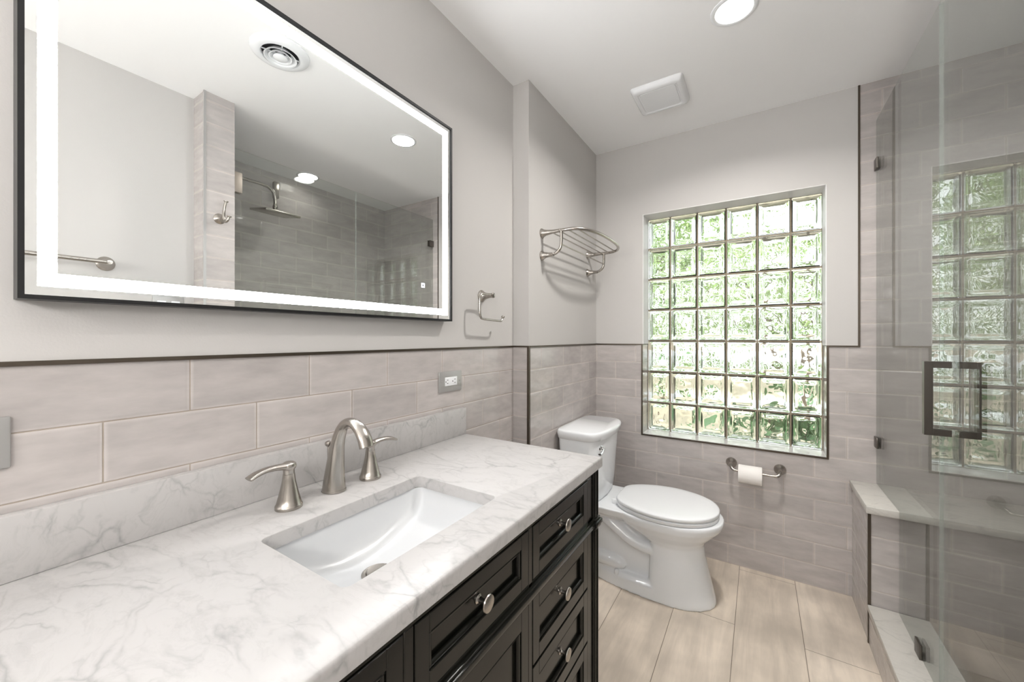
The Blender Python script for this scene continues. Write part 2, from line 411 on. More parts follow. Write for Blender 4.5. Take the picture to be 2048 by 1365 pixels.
# thin bronze edge trims
d = 0.004
def trim(n, lst): struct('trim_%d' % n, boxes(lst), 'trim')
trim(1, [((XL-.002, YN, TR-.004), (XL+d, YJ, TR+.004))])
trim(2, [((XL, YJ-d, TR-.004), (XJ+d, YJ+.002, TR+.004)), ((XJ-.008, YJ-d, FL), (XJ+d, YJ+.008, TR-.004))])
trim(3, [((XJ-.002, YJ+.008, TR-.004), (XJ+d, YB, TR+.004))])
trim(4, [((XJ, YB-d, TR-.004), (WX0-.009, YB+.002, TR+.004)), ((WX0-.009, YB-d, WZ0-.009), (WX0, YB+.002, TR+.004)),
         ((WX0, YB-d, WZ0-.009), (WX1, YB+.002, WZ0)), ((WX1, YB-d, WZ0-.009), (WX1+.009, YB+.002, TR+.004)),
         ((WX1+.009, YB-d, TR-.004), (TX+.004, YB+.002, TR+.004)), ((TX-.004, YB-d, TR+.004), (TX+.004, YB+.002, CE))])
struct('trim_5', boxes([((0.366, YE0-d, FL), (0.374, YE0+.006, CE))]), 'steel')  # paler metal than the other trims, imitating the light on this edge

# ================================================================== WINDOW of glass blocks
bw, bh, jt = 0.155, 0.198, 0.0065
cx, cz = (WX0+WX1)/2, 0.080
win = thing('window_1', 'window', 'window', (cx, YB+GD, WZ0))
del win['label'], win['category']; win['kind'] = 'structure'
cols = [max(WX0, min(WX1, cx + (i-3)*bw)) for i in range(7)]
rows = [max(WZ0, min(WZ1, cz + (i-3.5)*bh)) for i in range(8)]
bm = bm_new()
mg = jt/2
def joint(lo, hi):
    (x0, y0, z0), (x1, y1, z1) = lo, hi
    add_box(bm, (x0, YB+GD+.004+y0, z0), (x1, YB+GD+.011, z1), mi=0)
    add_box(bm, (x0, YB+GD+.011, z0), (x1, YB+GD+.076-y0, z1), mi=1)
for i in range(7):
    x = cols[i]; a = x-mg; b2 = x+mg
    if i in (0, 6): a, b2 = (x, x+mg*.8) if i == 0 else (x-mg*.8, x)
    joint((a, 0, WZ0), (b2, 0, WZ1))
for i in range(8):
    z = rows[i]; a = z-mg; b2 = z+mg
    if i == 0: a = z; b2 = z+mg*.8
    if i == 7: b2 = z; a = z-mg*.8
    joint((WX0, .0005, a), (WX1, .0005, b2))
obj('mortar_grid', bm, ['mortar', 'coat'], win)

def smooth01(t): t = max(0., min(1., t)); return t*t*(3-2*t)
def block(bm, x0, x1, z0, z1, y0, y1, seed):
    # outside: box with softened edges
    add_box(bm, (x0, y0, z0), (x1, y1, z1), 0.006, 3)
    # inside: hollow with two wavy faces
    n = 24; wl = 0.008; px, pz = 0.019, 0.022
    grids = []
    for face, yb in ((0, y0+0.015), (1, y1-0.015)):
        g = []
        for i in range(n+1):
            r = []
            for j in range(n+1):
                u, v = i/n, j/n
                x = x0+wl+(x1-x0-2*wl)*u; z = z0+wl+(z1-z0-2*wl)*v
                e = min(x-x0-wl, x1-wl-x); f = min(z-z0-wl, z1-wl-z)
                k = smooth01((min(e/px, f/pz)-0.55)/0.45)
                q = Vector((x*17+seed*3.1+face*31, z*17+seed*1.7, seed*0.37+face*9))
                h = noise.noise(q)*0.0040 + noise.noise(q*2.2)*0.0014
                y = yb + (1 if face == 0 else -1)*(-0.0060*k) + h*k
                r.append(bm.verts.new((x, y, z)))
            g.append(r)
        grids.append(g)
    fs = []
    for face, g in enumerate(grids):
        for i in range(n):
            for j in range(n):
                fs.append(bm.faces.new((g[i][j], g[i+1][j], g[i+1][j+1], g[i][j+1])))
    A, Bg = grids
    def side(la, lb):
        for i in range(len(la)-1): fs.append(bm.faces.new((la[i], la[i+1], lb[i+1], lb[i])))
    side([A[i][0] for i in range(n+1)], [Bg[i][0] for i in range(n+1)])
    side([A[i][n] for i in range(n+1)], [Bg[i][n] for i in range(n+1)])
    side(A[0], Bg[0]); side(A[n], Bg[n])
    return fs
bm = bm_new(); inner = []
for i in range(6):
    for j in range(7):
        inner += block(bm, cols[i]+mg, cols[i+1]-mg, rows[j]+mg, rows[j+1]-mg, YB+GD, YB+GD+.08, i*7+j)
bmesh.ops.recalc_face_normals(bm, faces=bm.faces)
# the hollows face inward so that the glass lies between the two skins
bmesh.ops.recalc_face_normals(bm, faces=inner)
bmesh.ops.reverse_faces(bm, faces=inner)
me = bpy.data.meshes.new('glass_blocks')
bmesh.ops.translate(bm, verts=bm.verts, vec=-win.location)
bm.to_mesh(me); bm.free(); me.materials.append(M['block'])
me.polygons.foreach_set('use_smooth', [True]*len(me.polygons)); me.set_sharp_from_angle(angle=R(50))
o = bpy.data.objects.new('glass_blocks', me); COL.objects.link(o); o.parent = win

# ================================================================== OUTDOORS behind the blocks
GZ = -1.30
struct('ground', boxes([((-9, Y2+.02, GZ-.2), (9, 16, GZ))]), 'soil')
def leaves(bm, n, c, rad, size, rnd, droop=0.3):
    for _ in range(n):
        while True:
            p = Vector((rnd.uniform(-1, 1), rnd.uniform(-1, 1), rnd.uniform(-1, 1)))
            if p.length < 1: break
        p = Vector(c) + Vector((p.x*rad[0], p.y*rad[1], p.z*rad[2]))
        s = size*rnd.uniform(.6, 1.4)
        t = Vector((rnd.gauss(0, 1), rnd.gauss(0, 1), rnd.gauss(0, .6)-droop)).normalized()
        a, _b = frame_from(t); a = (a + Vector((rnd.gauss(0, .5), rnd.gauss(0, .5), rnd.gauss(0, .5)))).normalized()
        a = (a - t*a.dot(t)).normalized(); nn = t.cross(a)
        q = [p, p+t*s*.4+a*s*.26-nn*s*.04, p+t*s, p+t*s*.4-a*s*.26-nn*s*.04]
        v = [bm.verts.new(x) for x in q]
        bm.faces.new((v[0], v[1], v[2])); bm.faces.new((v[0], v[2], v[3]))
def tree(name, label, cat, loc, trunk, r0, blobs, size, mat, seed, group=None):
    rnd = random.Random(seed)
    t = thing(name, label, cat, loc, group)
    bm = bm_new()
    for path in trunk: add_tube(bm, path, [r0, r0*.8, r0*.45], 10, 5)
    obj('trunk', bm, 'bark', t)
    bm = bm_new()
    for n, c, rad in blobs: leaves(bm, n, c, rad, size, rnd)
    f = obj('foliage', bm, mat, t)
    return t
tree('tree', 'leafy light green tree seen through the upper glass blocks, left of centre', 'tree', (-2.2, 6.2, GZ),
     [[(-2.2, 6.2, GZ), (-2.1, 6.1, 0.4), (-2.4, 6.2, 1.9)], [(-2.1, 6.1, .3), (-1.3, 5.9, 1.0), (-.8, 5.8, 1.7)], [(-2.15, 6.1, .1), (-2.8, 6, .9), (-3.2, 5.9, 1.5)]], .10,
     [(1600, (-2.2, 6.0, 1.6), (1.7, 1.1, 1.25)), (700, (-3.6, 6.0, 0.9), (1.1, 1.0, 1.1)), (420, (-0.9, 5.8, .95), (.9, .9, .75)), (500, (-2.4, 5.8, .25), (1.5, .6, .5))], .20, 'leaf', 3)
tree('tree', 'broad leafy tree farther back behind the right columns of the glass blocks', 'tree', (.6, 9.2, GZ),
     [[(.6, 9.2, GZ), (.65, 9.2, .2), (.3, 9.1, 1.9)], [(.65, 9.2, 0), (1.4, 9.1, 1.0), (1.9, 9, 1.7)], [(.6, 9.2, -.4), (-.4, 9, .6), (-.8, 9, 1.4)]], .09,
     [(900, (.5, 9, 1.0), (2.0, .9, 1.1)), (600, (2.2, 9, .5), (1.3, .8, 1.2)), (500, (-.9, 9, .1), (1.6, .6, .6))], .24, 'leaf', 5)
tree('shrub', 'dark green leafy shrub outside the lower right glass blocks', 'shrub', (.42, 3.9, GZ),
     [[(.42, 3.9, GZ), (.45, 3.9, -.9), (.35, 3.85, -.55)], [(.42, 3.9, GZ), (.15, 3.85, -.95), (0, 3.8, -.65)]], .02,
     [(170, (.38, 3.85, -.75), (.38, .3, .36)), (40, (-.05, 3.8, -.75), (.25, .2, .25))], .17, 'leaf2', 8)
tree('shrub', 'low green shrub outside the middle glass blocks', 'shrub', (-1.1, 5.0, GZ),
     [[(-1.1, 5.0, GZ), (-1.1, 5.0, -.8), (-1.0, 5.0, -.4)]], .02,
     [(130, (-1.1, 5.0, -.45), (.8, .4, .38))], .16, 'leaf2', 9)

# ================================================================== MIRROR
MY0, MY1, MZ0, MZ1 = 0.0925, 1.0905, 0.0610, 0.7760
XF = -0.958
mir = thing('bathroom_mirror', 'large black framed wall mirror with a glowing light band above the vanity', 'mirror', (XL, (MY0+MY1)/2, MZ0))
fw = 0.007
bm = boxes([((XL+.001, MY0, MZ0), (XF, MY0+fw, MZ1)), ((XL+.001, MY1-fw, MZ0), (XF, MY1, MZ1)),
            ((XL+.001, MY0+fw, MZ0), (XF, MY1-fw, MZ0+fw)), ((XL+.001, MY0+fw, MZ1-fw), (XF, MY1-fw, MZ1)),
            ((XL+.001, MY0+fw, MZ0+fw), (XL+.02, MY1-fw, MZ1-fw))])
obj('frame', bm, 'black', mir)
XM = XF - 0.004
obj('mirror_glass', boxes([((XM-.006, MY0+fw, MZ0+fw), (XM, MY1-fw, MZ1-fw))]), 'mirror', mir)
ya, yb, yc_, yd = MY0+.020, MY0+.0405, MY1-.0475, MY1-.0225      # light band: left and right uprights
za, zb, zc2, zd = MZ0+.0215, MZ0+.0430, MZ1-.0440, MZ1-.0215      # bottom and top bands
x0, x1 = XM, XM+.0006
band = [((x0, ya, za), (x1, yb, zd)), ((x0, yc_, za), (x1, yd, zd)), ((x0, yb, za), (x1, yc_, zb)), ((x0, yb, zc2), (x1, yc_, zd))]
lt = obj('light_strip', boxes(band), 'led', mir)
by, bz = .9464, .1785
q = .0075
tb = obj('touch_button', boxes([((XM, by-q, bz-q), (XM+.0007, by+q, bz-q+.004)), ((XM, by-q, bz+q-.004), (XM+.0007, by+q, bz+q)),
     ((XM, by-q, bz-q+.004), (XM+.0007, by-q+.004, bz+q-.004)), ((XM, by+q-.004, bz-q+.004), (XM+.0007, by+q, bz+q-.004))]), 'icon', mir)
tb['label'] = 'small lit square touch button'

# ================================================================== VANITY
CF = -0.437                       # cabinet front
CY0, CY1 = -0.022, 1.190
CZT = -0.4101
van = thing('vanity_cabinet', 'dark espresso vanity cabinet with drawers and round nickel knobs under marble top', 'cabinet', (-0.72, .584, FL))
bm = bm_new()
add_box(bm, (-.985, CY0, FL+.09), (CF-.02, CY0+.02, CZT)); add_box(bm, (-.985, CY1-.02, FL+.09), (CF-.02, CY1, CZT))
add_box(bm, (-.985, CY0+.02, FL+.09), (-.97, CY1-.02, CZT)); add_box(bm, (-.97, CY0+.02, FL+.09), (CF-.02, CY1-.02, FL+.11))
add_box(bm, (-.94, CY0+.05, FL), (CF-.08, CY1-.05, FL+.09))
add_box(bm, (CF-.024, CY0+.02, FL+.11), (CF-.020, CY1-.02, CZT))       # dark backing behind the fronts
obj('carcass', bm, 'wood', van)
bm = bm_new()   # face frame
Y = dict(l0=.058, l1=.391, c0=.414, c1=.754, r0=.775, r1=1.110)
def ff(y0, y1, z0, z1): add_box(bm, (CF-.022, y0, z0), (CF-.001, y1, z1), .0015, 1)
ff(CY0+.035, CY1-.035, -.4320, CZT); ff(CY0+.035, CY1-.035, -.598, -.558); ff(CY0+.035, CY1-.035, FL+.12, -1.083)
for a, b2 in ((CY0+.035, Y['l0']-.002), (Y['l1']+.002, Y['c0']-.002), (Y['c1']+.002, Y['r0']-.002), (Y['r1']+.002, CY1-.035)): ff(a, b2, -1.083, -.432)
obj('face_frame', bm, 'wood', van)
bm = bm_new()   # waist moulding
for z0, z1, px in ((-.595, -.588, .004), (-.588, -.573, .010), (-.573, -.567, .006)):
    add_box(bm, (CF-.01, CY0+.028, z0), (CF+px, CY1-.028, z1), .0018, 2)
obj('waist_moulding', bm, 'wood', van)
for s, (y0, y1) in enumerate(((CY0, CY0+.034), (CY1-.034, CY1))):
    bm = bm_new()
    add_box(bm, (CF-.034, y0, FL), (CF+.004, y1, CZT), .002, 2)
    for k in (0, 1):     # raised fillets of the post face
        yy = y0+.004+k*.020
        add_box(bm, (CF+.0035, yy, FL+.06), (CF+.007, yy+.006, -.605), .001, 1); add_box(bm, (CF+.0035, yy, -.562), (CF+.007, yy+.006, -.418), .001, 1)
    add_box(bm, (CF-.036, y0-.006, -.597), (CF+.012, y1+.006, -.588), .002, 2); add_box(bm, (CF-.036, y0-.009, -.588), (CF+.017, y1+.009, -.573), .004, 3)
    add_box(bm, (CF-.036, y0-.004, -.573), (CF+.010, y1+.004, -.565), .002, 2)
    obj('corner_post', bm, 'wood', van)
def front(name, y0, y1, z0, z1, rail, knob_z=None, knob_y=None, stile=.030):
    bm = bm_new(); x0, x1 = CF-.020, CF
    yi0, yi1, zi0, zi1 = y0+stile, y1-stile, z0+rail, z1-rail
    # frame members
    add_box(bm, (x0, y0, z0), (x1, yi0, z1), .0012, 1); add_box(bm, (x0, yi1, z0), (x1, y1, z1), .0012, 1)
    add_box(bm, (x0, yi0, z0), (x1, yi1, zi0), .0012, 1); add_box(bm, (x0, yi0, zi1), (x1, yi1, z1), .0012, 1)
    # sunk panel with a rounded bead all round
    add_box(bm, (x0, yi0, zi0), (x1-.012, yi1, zi1))
    b_ = .0045; xb = x1-.0075
    for p, q2 in (((yi0, zi0+b_), (yi1, zi0+b_)), ((yi0, zi1-b_), (yi1, zi1-b_)), ((yi0+b_, zi0), (yi0+b_, zi1)), ((yi1-b_, zi0), (yi1-b_, zi1))):
        add_tube(bm, [(xb, *p), (xb, *q2)], b_*1.15, 10, smooth=False)
    o = obj(name, bm, 'wood', van)
    kz = (z0+z1)/2 if knob_z is None else knob_z; ky = (y0+y1)/2 if knob_y is None else knob_y
    xs = x1-.012 if knob_y is None else x1
    bm = bm_new()
    add_lathe(bm, (xs, ky, kz), (1, 0, 0), [(.0095, 0), (.0095, .002), (.006, .005), (.0045, .011), (.0050, .016), (.009, .020), (.0155, .0225), (.0165, .0245), (.0155, .0265), (.010, .028), (.001, .0285)], 28)
    obj('knob', bm, 'nickel', o)
    return o
for a, b2 in (('l0', 'l1'), ('c0', 'c1'), ('r0', 'r1')):
    front('drawer', Y[a], Y[b2], -.556, -.434, .030)
for a, b2 in (('l0', 'l1'), ('r0', 'r1')):
    for z1, z0 in ((-.600, -.754), (-.760, -.916), (-.922, -1.080)):
        front('drawer', Y[a], Y[b2], z0, z1, .034)
front('door', Y['c0'], Y['c1'], -1.080, -.600, .042, knob_z=-.80, knob_y=Y['c0']+.016)

# worktop with sink cut-out
SX0, SX1, SY0, SY1 = -.792, -.529, .358, .762
def rrect(x0, x1, y0, y1, r, n=6):
    out = []
    for cx_, cy_, a0 in ((x1-r, y1-r, 0), (x0+r, y1-r, 90), (x0+r, y0+r, 180), (x1-r, y0+r, 270)):
        for k in range(n+1):
            t = R(a0+90*k/n); out.append((cx_+r*math.cos(t), cy_+r*math.sin(t)))
    return out
def slab(outer, holes, z0, z1, bo, bh_, so=4):
    bm = bm_new(); loops = []; es = []
    for pl in [outer]+holes:
        vs = [bm.verts.new((x, y, z1)) for x, y in pl]
        loops.append(vs); es += [bm.edges.new((vs[i], vs[(i+1) % len(vs)])) for i in range(len(vs))]
    bmesh.ops.triangle_fill(bm, edges=es, use_beauty=True)
    top = list(bm.faces)
    r = bmesh.ops.extrude_face_region(bm, geom=top)
    nv = [g for g in r['geom'] if isinstance(g, bmesh.types.BMVert)]
    bmesh.ops.translate(bm, verts=nv, vec=(0, 0, z0-z1))
    bmesh.ops.recalc_face_normals(bm, faces=bm.faces)
    bm.verts.ensure_lookup_table()
    oset = set(loops[0]); hset = set(v for l in loops[1:] for v in l)
    def rim(ss): return [e for e in bm.edges if e.verts[0] in ss and e.verts[1] in ss and len(e.link_faces) == 2 and abs(e.link_faces[0].normal.z-e.link_faces[1].normal.z) > .5]
    eo, eh = rim(oset), rim(hset)
    if bo and eo: bmesh.ops.bevel(bm, geom=eo, offset=bo, segments=so, profile=.5, affect='EDGES')
    eh = [e for e in eh if e.is_valid]
    if bh_ and eh: bmesh.ops.bevel(bm, geom=eh, offset=bh_, segments=2, profile=.5, affect='EDGES')
    return bm
bm = slab([(-.999, -.035), (-.4218, -.035), (-.4218, 1.1985), (-.999, 1.1985)], [rrect(SX0, SX1, SY0, SY1, .014)], ZC-.030, ZC, .0065, .003)
wt = obj('countertop', bm, 'marble', loc=(-.71, .584, ZC-.030)); tag(wt, 'white marble vanity worktop with grey veins and a sink cutout', 'countertop')
bm = boxes([((-.9995, -.035, ZC), (-.979, 1.1985, ZC+.1035))], .002)
bs = obj('backsplash', bm, 'marble', loc=(-.989, .584, ZC)); tag(bs, 'long low marble upstand standing on the worktop against the tiles', 'backsplash')

# sink
sk = thing('sink', 'white rectangular undermount ceramic sink set below the marble worktop', 'sink', (-.66, .56, -.56))
sxc, syc = (SX0+SX1)/2, (SY0+SY1)/2
hx, hy = (SX1-SX0)/2, (SY1-SY0)/2
bm = bm_new()
DX, DY, DZ = -.692, .548, -.510
def bas(z, a, b2, e, t):      # t: how far the ring has slid from the opening's centre to the drain
    return sup(sxc+(DX-sxc)*t, syc+(DY-syc)*t, z, a, b2, e, 72)
rg = [(-.4105, hx+.025, hy+.025, 10, 0), (-.4105, hx+.004, hy+.004, 12, 0), (-.418, hx+.003, hy+.003, 12, 0), (-.432, hx, hy-.002, 11, 0), (-.450, hx-.006, hy-.014, 8, .05),
      (-.468, hx-.014, hy-.036, 6, .15), (-.482, hx-.026, hy-.066, 4.5, .3), (-.493, hx-.044, hy-.100, 3.6, .5), (-.501, hx-.066, hy-.134, 3, .75), (-.506, .046, .048, 2.3, .95), (-.5085, .028, .028, 2, 1)]
add_rings(bm, [bas(*r) for r in rg], cap0=False, cap1=False)
out = [(-.5085, .028, .028, 2, 1), (-.522, .05, .06, 2.2, 1), (-.515, hx-.055, hy-.115, 3, .6), (-.490, hx-.008, hy-.040, 5, .2), (-.455, hx+.006, hy, 8, 0), (-.4255, hx+.014, hy+.014, 10, 0), (-.4225, hx+.025, hy+.025, 10, 0), (-.4105, hx+.025, hy+.025, 10, 0)]
add_rings(bm, [bas(*r) for r in out], cap0=False, cap1=False)
bmesh.ops.remove_doubles(bm, verts=bm.verts, dist=1e-5)
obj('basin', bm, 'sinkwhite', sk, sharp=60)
bm = bm_new()
add_lathe(bm, (DX, DY, -.530), (0, 0, 1), [(.024, 0), (.0275, .0205), (.034, .0225), (.034, .0245), (.030, .0265), (.0255, .0255), (.0245, .020), (.001, .020)], 36)
dr = obj('drain', bm, 'nickel', sk)
bm = bm_new()
add_lathe(bm, (DX, DY, -.511), (0, 0, 1), [(.010, 0), (.010, .006), (.0225, .0075), (.0235, .0095), (.021, .0120), (.001, .0135)], 36)
obj('stopper', bm, 'nickel', dr)

# ------------------------------------------------------------------ tap: spout and two lever handles
SPX, SPY = -.890, .575
fa = thing('faucet', 'brushed nickel widespread faucet with curved spout and two lever handles behind the sink', 'faucet', (SPX, SPY, ZC))
bm = bm_new()
add_tube(bm, [(-.893, SPY, ZC+.0006), (-.893, SPY, ZC+.006), (-.891, SPY, ZC+.035), (-.885, SPY, ZC+.080), (-.876, SPY, ZC+.125), (-.856, SPY, ZC+.163), (-.826, SPY, ZC+.1775), (-.795, SPY, ZC+.168), (-.775, SPY, ZC+.147), (-.766, SPY, ZC+.126)],
         [(.0315, .0275), (.0303, .0266), (.0255, .0235), (.0205, .0195), (.0160, .0158), (.0125, .013), (.0105, .0135), (.0115, .0160), (.0125, .0175), (.0120, .0180)], 26, 7, side=(0, 1, 0))
for v in bm.verts: v.co.z = max(v.co.z, ZC+.0005)
obj('spout', bm, 'nickel', fa)
bm = bm_new()
add_tube(bm, [(-.917, SPY, ZC+.0004), (-.917, SPY, ZC+.108)], .0026, 10, smooth=False)
add_lathe(bm, (-.917, SPY, ZC+.105), (0, 0, 1), [(.003, 0), (.0075, .004), (.0085, .008), (.0075, .012), (.003, .015), (.0005, .0155)], 20)
obj('lift_rod', bm, 'nickel', fa)
def handle(y, s):
    hxx = -.888
    bm = bm_new()
    add_lathe(bm, (hxx, y, ZC+.0004), (0, 0, 1), [(.0280, 0), (.0280, .006), (.0272, .0075), (.0258, .009), (.0225, .022), (.0175, .042), (.0138, .060), (.0122, .074), (.0122, .0755), (.0114, .076), (.0116, .086), (.0122, .090)], 36)
    h = obj('handle', bm, 'nickel', fa)
    bm = bm_new()
    z0 = ZC+.088
    add_lathe(bm, (hxx, y, z0-.003), (0, 0, 1), [(.0118, 0), (.0150, .005), (.0158, .009), (.0140, .014), (.009, .0172), (.001, .0182)], 28)
    add_tube(bm, [(hxx, y-s*.010, z0+.005), (hxx, y+s*.010, z0+.006), (hxx, y+s*.030, z0+.0085), (hxx, y+s*.050, z0+.0085), (hxx+.0005, y+s*.068, z0+.0050), (hxx+.001, y+s*.082, z0-.0005)],
             [(.0078, .0130), (.0075, .0120), (.0062, .0105), (.0056, .0110), (.0054, .0130), (.0040, .0140)], 18, 5, side=(1, 0, 0))
    obj('lever', bm, 'nickel', h)
handle(.4625, -1)
handle(.678, 1)

# ================================================================== LEFT WALL FITTINGS
def wall_plate(name, label, y0, y1, z0, z1, x, nx, cat):
    t = thing(name, label, cat, (x, (y0+y1)/2, z0))
    return t
t = thing('wall_outlet', 'brushed steel outlet plate with white receptacle on the tiles right of the mirror', 'outlet', (XL, 1.124, -.204))
y0, y1, z0, z1 = 1.060, 1.188, -.205, -.1275
obj('cover_plate', boxes([((XL+.0002, y0, z0), (XL+.006, y1, z1))], .0028), 'steel', t)
yc, zc_ = (y0+y1)/2, (z0+z1)/2
rc = obj('receptacle', boxes([((XL+.005, yc-.034, zc_-.0165), (XL+.0078, yc+.034, zc_+.0165))], .0012), 'plastic', t)
for s in (-1, 1):
    cy_ = yc+s*.019
    for k, hh in ((-1, .0038), (1, .0045)): obj('slot', boxes([((XL+.0074, cy_-hh+s*.002, zc_+k*.0065-.0010), (XL+.0080, cy_+hh+s*.002, zc_+k*.0065+.0010))]), 'dark', rc)
    bm = bm_new(); add_lathe(bm, (XL+.0074, yc+s*.019-.011, zc_), (1, 0, 0), [(.0024, 0), (.0024, .0006)], 12); obj('slot', bm, 'dark', rc)
    bm = bm_new(); add_lathe(bm, (XL+.006, yc+s*.049, zc_), (1, 0, 0), [(.003, 0), (.0026, .0008), (.0005, .001)], 14); obj('screw', bm, 'steel', t)
t = thing('wall_plate', 'plain grey steel wall plate at the photo\'s left edge above the marble upstand', 'wall plate', (XL, .026, -.205))
obj('cover_plate', boxes([((XL+.0002, -.038, -.205), (XL+.006, .090, -.1235))], .0028), 'steel', t)
obj('switch', boxes([((XL+.005, -.008, -.181), (XL+.0085, .060, -.148))], .0012), 'plastic', t)

# open towel ring
t = thing('towel_ring', 'open square nickel towel ring on the wall right of the mirror', 'towel ring', (XL, 1.325, .176))
bm = bm_new()
add_lathe(bm, (XL, 1.325, .178), (1, 0, 0), [(.026, 0), (.026, .003), (.021, .008), (.014, .022), (.010, .042), (.0095, .055), (.0110, .058), (.0110, .064), (.006, .067), (.001, .0675)], 30)
obj('mount', bm, 'nickel', t)
bm = bm_new(); xa = -.943
add_tube(bm, [(xa, 1.325, .1785), (xa, 1.262, .1785), (xa, 1.246, .173), (xa, 1.2395, .158), (xa, 1.2395, .100), (xa, 1.2455, .0835), (xa, 1.262, .077), (xa, 1.375, .073), (xa, 1.394, .076), (xa, 1.404, .088)], .0047, 12, 5)
add_lathe(bm, (xa, 1.404, .086), (0, .25, 1), [(.0047, 0), (.0075, .003), (.0080, .007), (.006, .010), (.001, .011)], 16)
obj('arm', bm, 'nickel', t)

# towel shelf above the toilet
t = thing('towel_rack', 'nickel wire towel shelf mounted high on the wall above the toilet', 'towel rack', (XJ, 2.012, .408))
RY0, RY1, RZ, RZ2 = 1.708, 2.316, .521, .410
for yy in (RY0, RY1):
    bm = bm_new()
    for zz in (RZ, RZ2):
        add_lathe(bm, (XJ, yy, zz), (1, 0, 0), [(.0245, 0), (.0245, .003), (.021, .007), (.0145, .020), (.0105, .042), (.0085, .060), (.0095, .062), (.0095, .066), (.0075, .068)] if zz == RZ2 else
                  [(.0245, 0), (.0245, .003), (.021, .007), (.0145, .022), (.0105, .055), (.0085, .092), (.0098, .094), (.0098, .099), (.0080, .101)], 26)
    add_tube(bm, [(XJ+.062, yy, RZ2), (XJ+.080, yy, RZ2+.006), (XJ+.100, yy, RZ2+.024), (XJ+.107, yy, RZ2+.055), (XJ+.107, yy, RZ)], .0075, 14, 5)
    obj('bracket', bm, 'nickel', t)
bm = bm_new()
add_tube(bm, [(XJ+.09, RY0, RZ), (XJ+.135, RY0, RZ), (XJ+.175, RY0+.012, RZ+.001), (XJ+.213, RY0+.06, RZ+.001), (XJ+.240, RY0+.16, RZ+.001), (XJ+.247, (RY0+RY1)/2, RZ+.001),
              (XJ+.240, RY1-.16, RZ+.001), (XJ+.213, RY1-.06, RZ+.001), (XJ+.175, RY1-.012, RZ+.001), (XJ+.135, RY1, RZ), (XJ+.09, RY1, RZ)], .0082, 14, 6)
obj('rail', bm, 'nickel', t)
for xx in (XJ+.055, XJ+.098, XJ+.142, XJ+.185):
    bm = bm_new(); e = .028 if xx > XJ+.16 else 0
    add_tube(bm, [(xx, RY0+e, RZ-.002), (xx, RY1-e, RZ-.002)], .0036, 10, smooth=False); obj('bar', bm, 'nickel', t)
bm = bm_new(); add_tube(bm, [(XJ+.106, RY0, RZ2+.044), (XJ+.106, RY1, RZ2+.044)], .0036, 10, smooth=False); obj('bar', bm, 'nickel', t)

# ================================================================== TOILET
TYC = 2.058
to = thing('toilet', 'white two-piece toilet with closed lid between the vanity and the back wall', 'toilet', (-.5, TYC, FL))
def egg(z, xr, xf, xm, hw, hr, e=2.2, n=64):
    """outline with pointed rear half: xr rear, xf front, xm widest, hw half width, hr half width at the rear"""
    pts = []
    for k in range(n):
        t = 2*PI*k/n; c, s = math.cos(t), math.sin(t)
        if c >= 0: x = xm+(xf-xm)*abs(c)**(2/e)*1; y = hw*math.copysign(abs(s)**(2/e), s)
        else:
            u = abs(c)**(2/3.2); x = xm-(xm-xr)*u
            wloc = hw+(hr-hw)*(u**1.5)
            y = wloc*math.copysign(abs(s)**(2/5.0), s)
        pts.append(Vector((x, TYC+y, z)))
    return pts
H = lambda h: FL+h
# bowl: pedestal + rim + recessed flank + trapway, fused
bm = bm_new()
add_rings(bm, [egg(H(.000), -.462, -.168, -.38, .142, .140, 2.1), egg(H(.02), -.462, -.170, -.38, .142, .140, 2.1), egg(H(.12), -.460, -.196, -.38, .132, .129, 2.1), egg(H(.21), -.457, -.216, -.38, .125, .122, 2.1), egg(H(.265), -.457, -.222, -.38, .127, .120, 2.15),
               egg(H(.290), -.50, -.212, -.40, .140, .12, 2.2), egg(H(.325), -.585, -.178, -.40, .168, .13, 2.2), egg(H(.360), -.62, -.146, -.40, .188, .15, 2.2), egg(H(.385), -.63, -.136, -.40, .194, .16, 2.2), egg(H(.400), -.63, -.138, -.40, .192, .16, 2.2)])
add_rings(bm, [sup(-.625, TYC, z, .250, w_, 6, 48) for z, w_ in ((H(0), .078), (H(.315), .078), (H(.335), .11), (H(.365), .152), (H(.395), .165), (H(.400), .163))])
add_rings(bm, [egg(H(.0), -.80, -.30, -.44, .142, .10, 2.2), egg(H(.055), -.80, -.32, -.44, .137, .097, 2.2), egg(H(.072), -.79, -.33, -.44, .120, .09, 2.2)])
for s in (-1, 1):
    yy = TYC+s*.080
    add_tube(bm, [(-.72, yy, H(.345)), (-.66, yy, H(.312)), (-.61, yy, H(.280)), (-.555, yy, H(.246)), (-.50, yy, H(.226)), (-.44, yy, H(.220))], [(.034, .036), (.033, .038), (.032, .038), (.030, .038), (.028, .036)], 18, 5, side=(0, 1, 0))
    add_tube(bm, [(-.80, yy, H(.108)), (-.70, yy, H(.107)), (-.63, yy, H(.104)), (-.595, yy, H(.098)), (-.575, yy, H(.088))], [(.034, .036), (.034, .036), (.033, .035), (.028, .030), (.012, .015)], 18, 5, side=(0, 1, 0))
o = obj('bowl', bm, 'ceramic', to, sharp=180)
rm = o.modifiers.new('fuse', 'REMESH'); rm.mode = 'VOXEL'; rm.voxel_size = .0048; rm.use_smooth_shade = True
sm = o.modifiers.new('soft', 'SMOOTH'); sm.factor = .5; sm.iterations = 5
for s in (-1, 1):
    bm = bm_new(); add_lathe(bm, (-.61, TYC+s*.112, H(.058)), (0, 0, 1), [(.012, 0), (.012, .014), (.0105, .020), (.006, .024), (.0005, .025)], 20); obj('bolt_cap', bm, 'plastic', to)
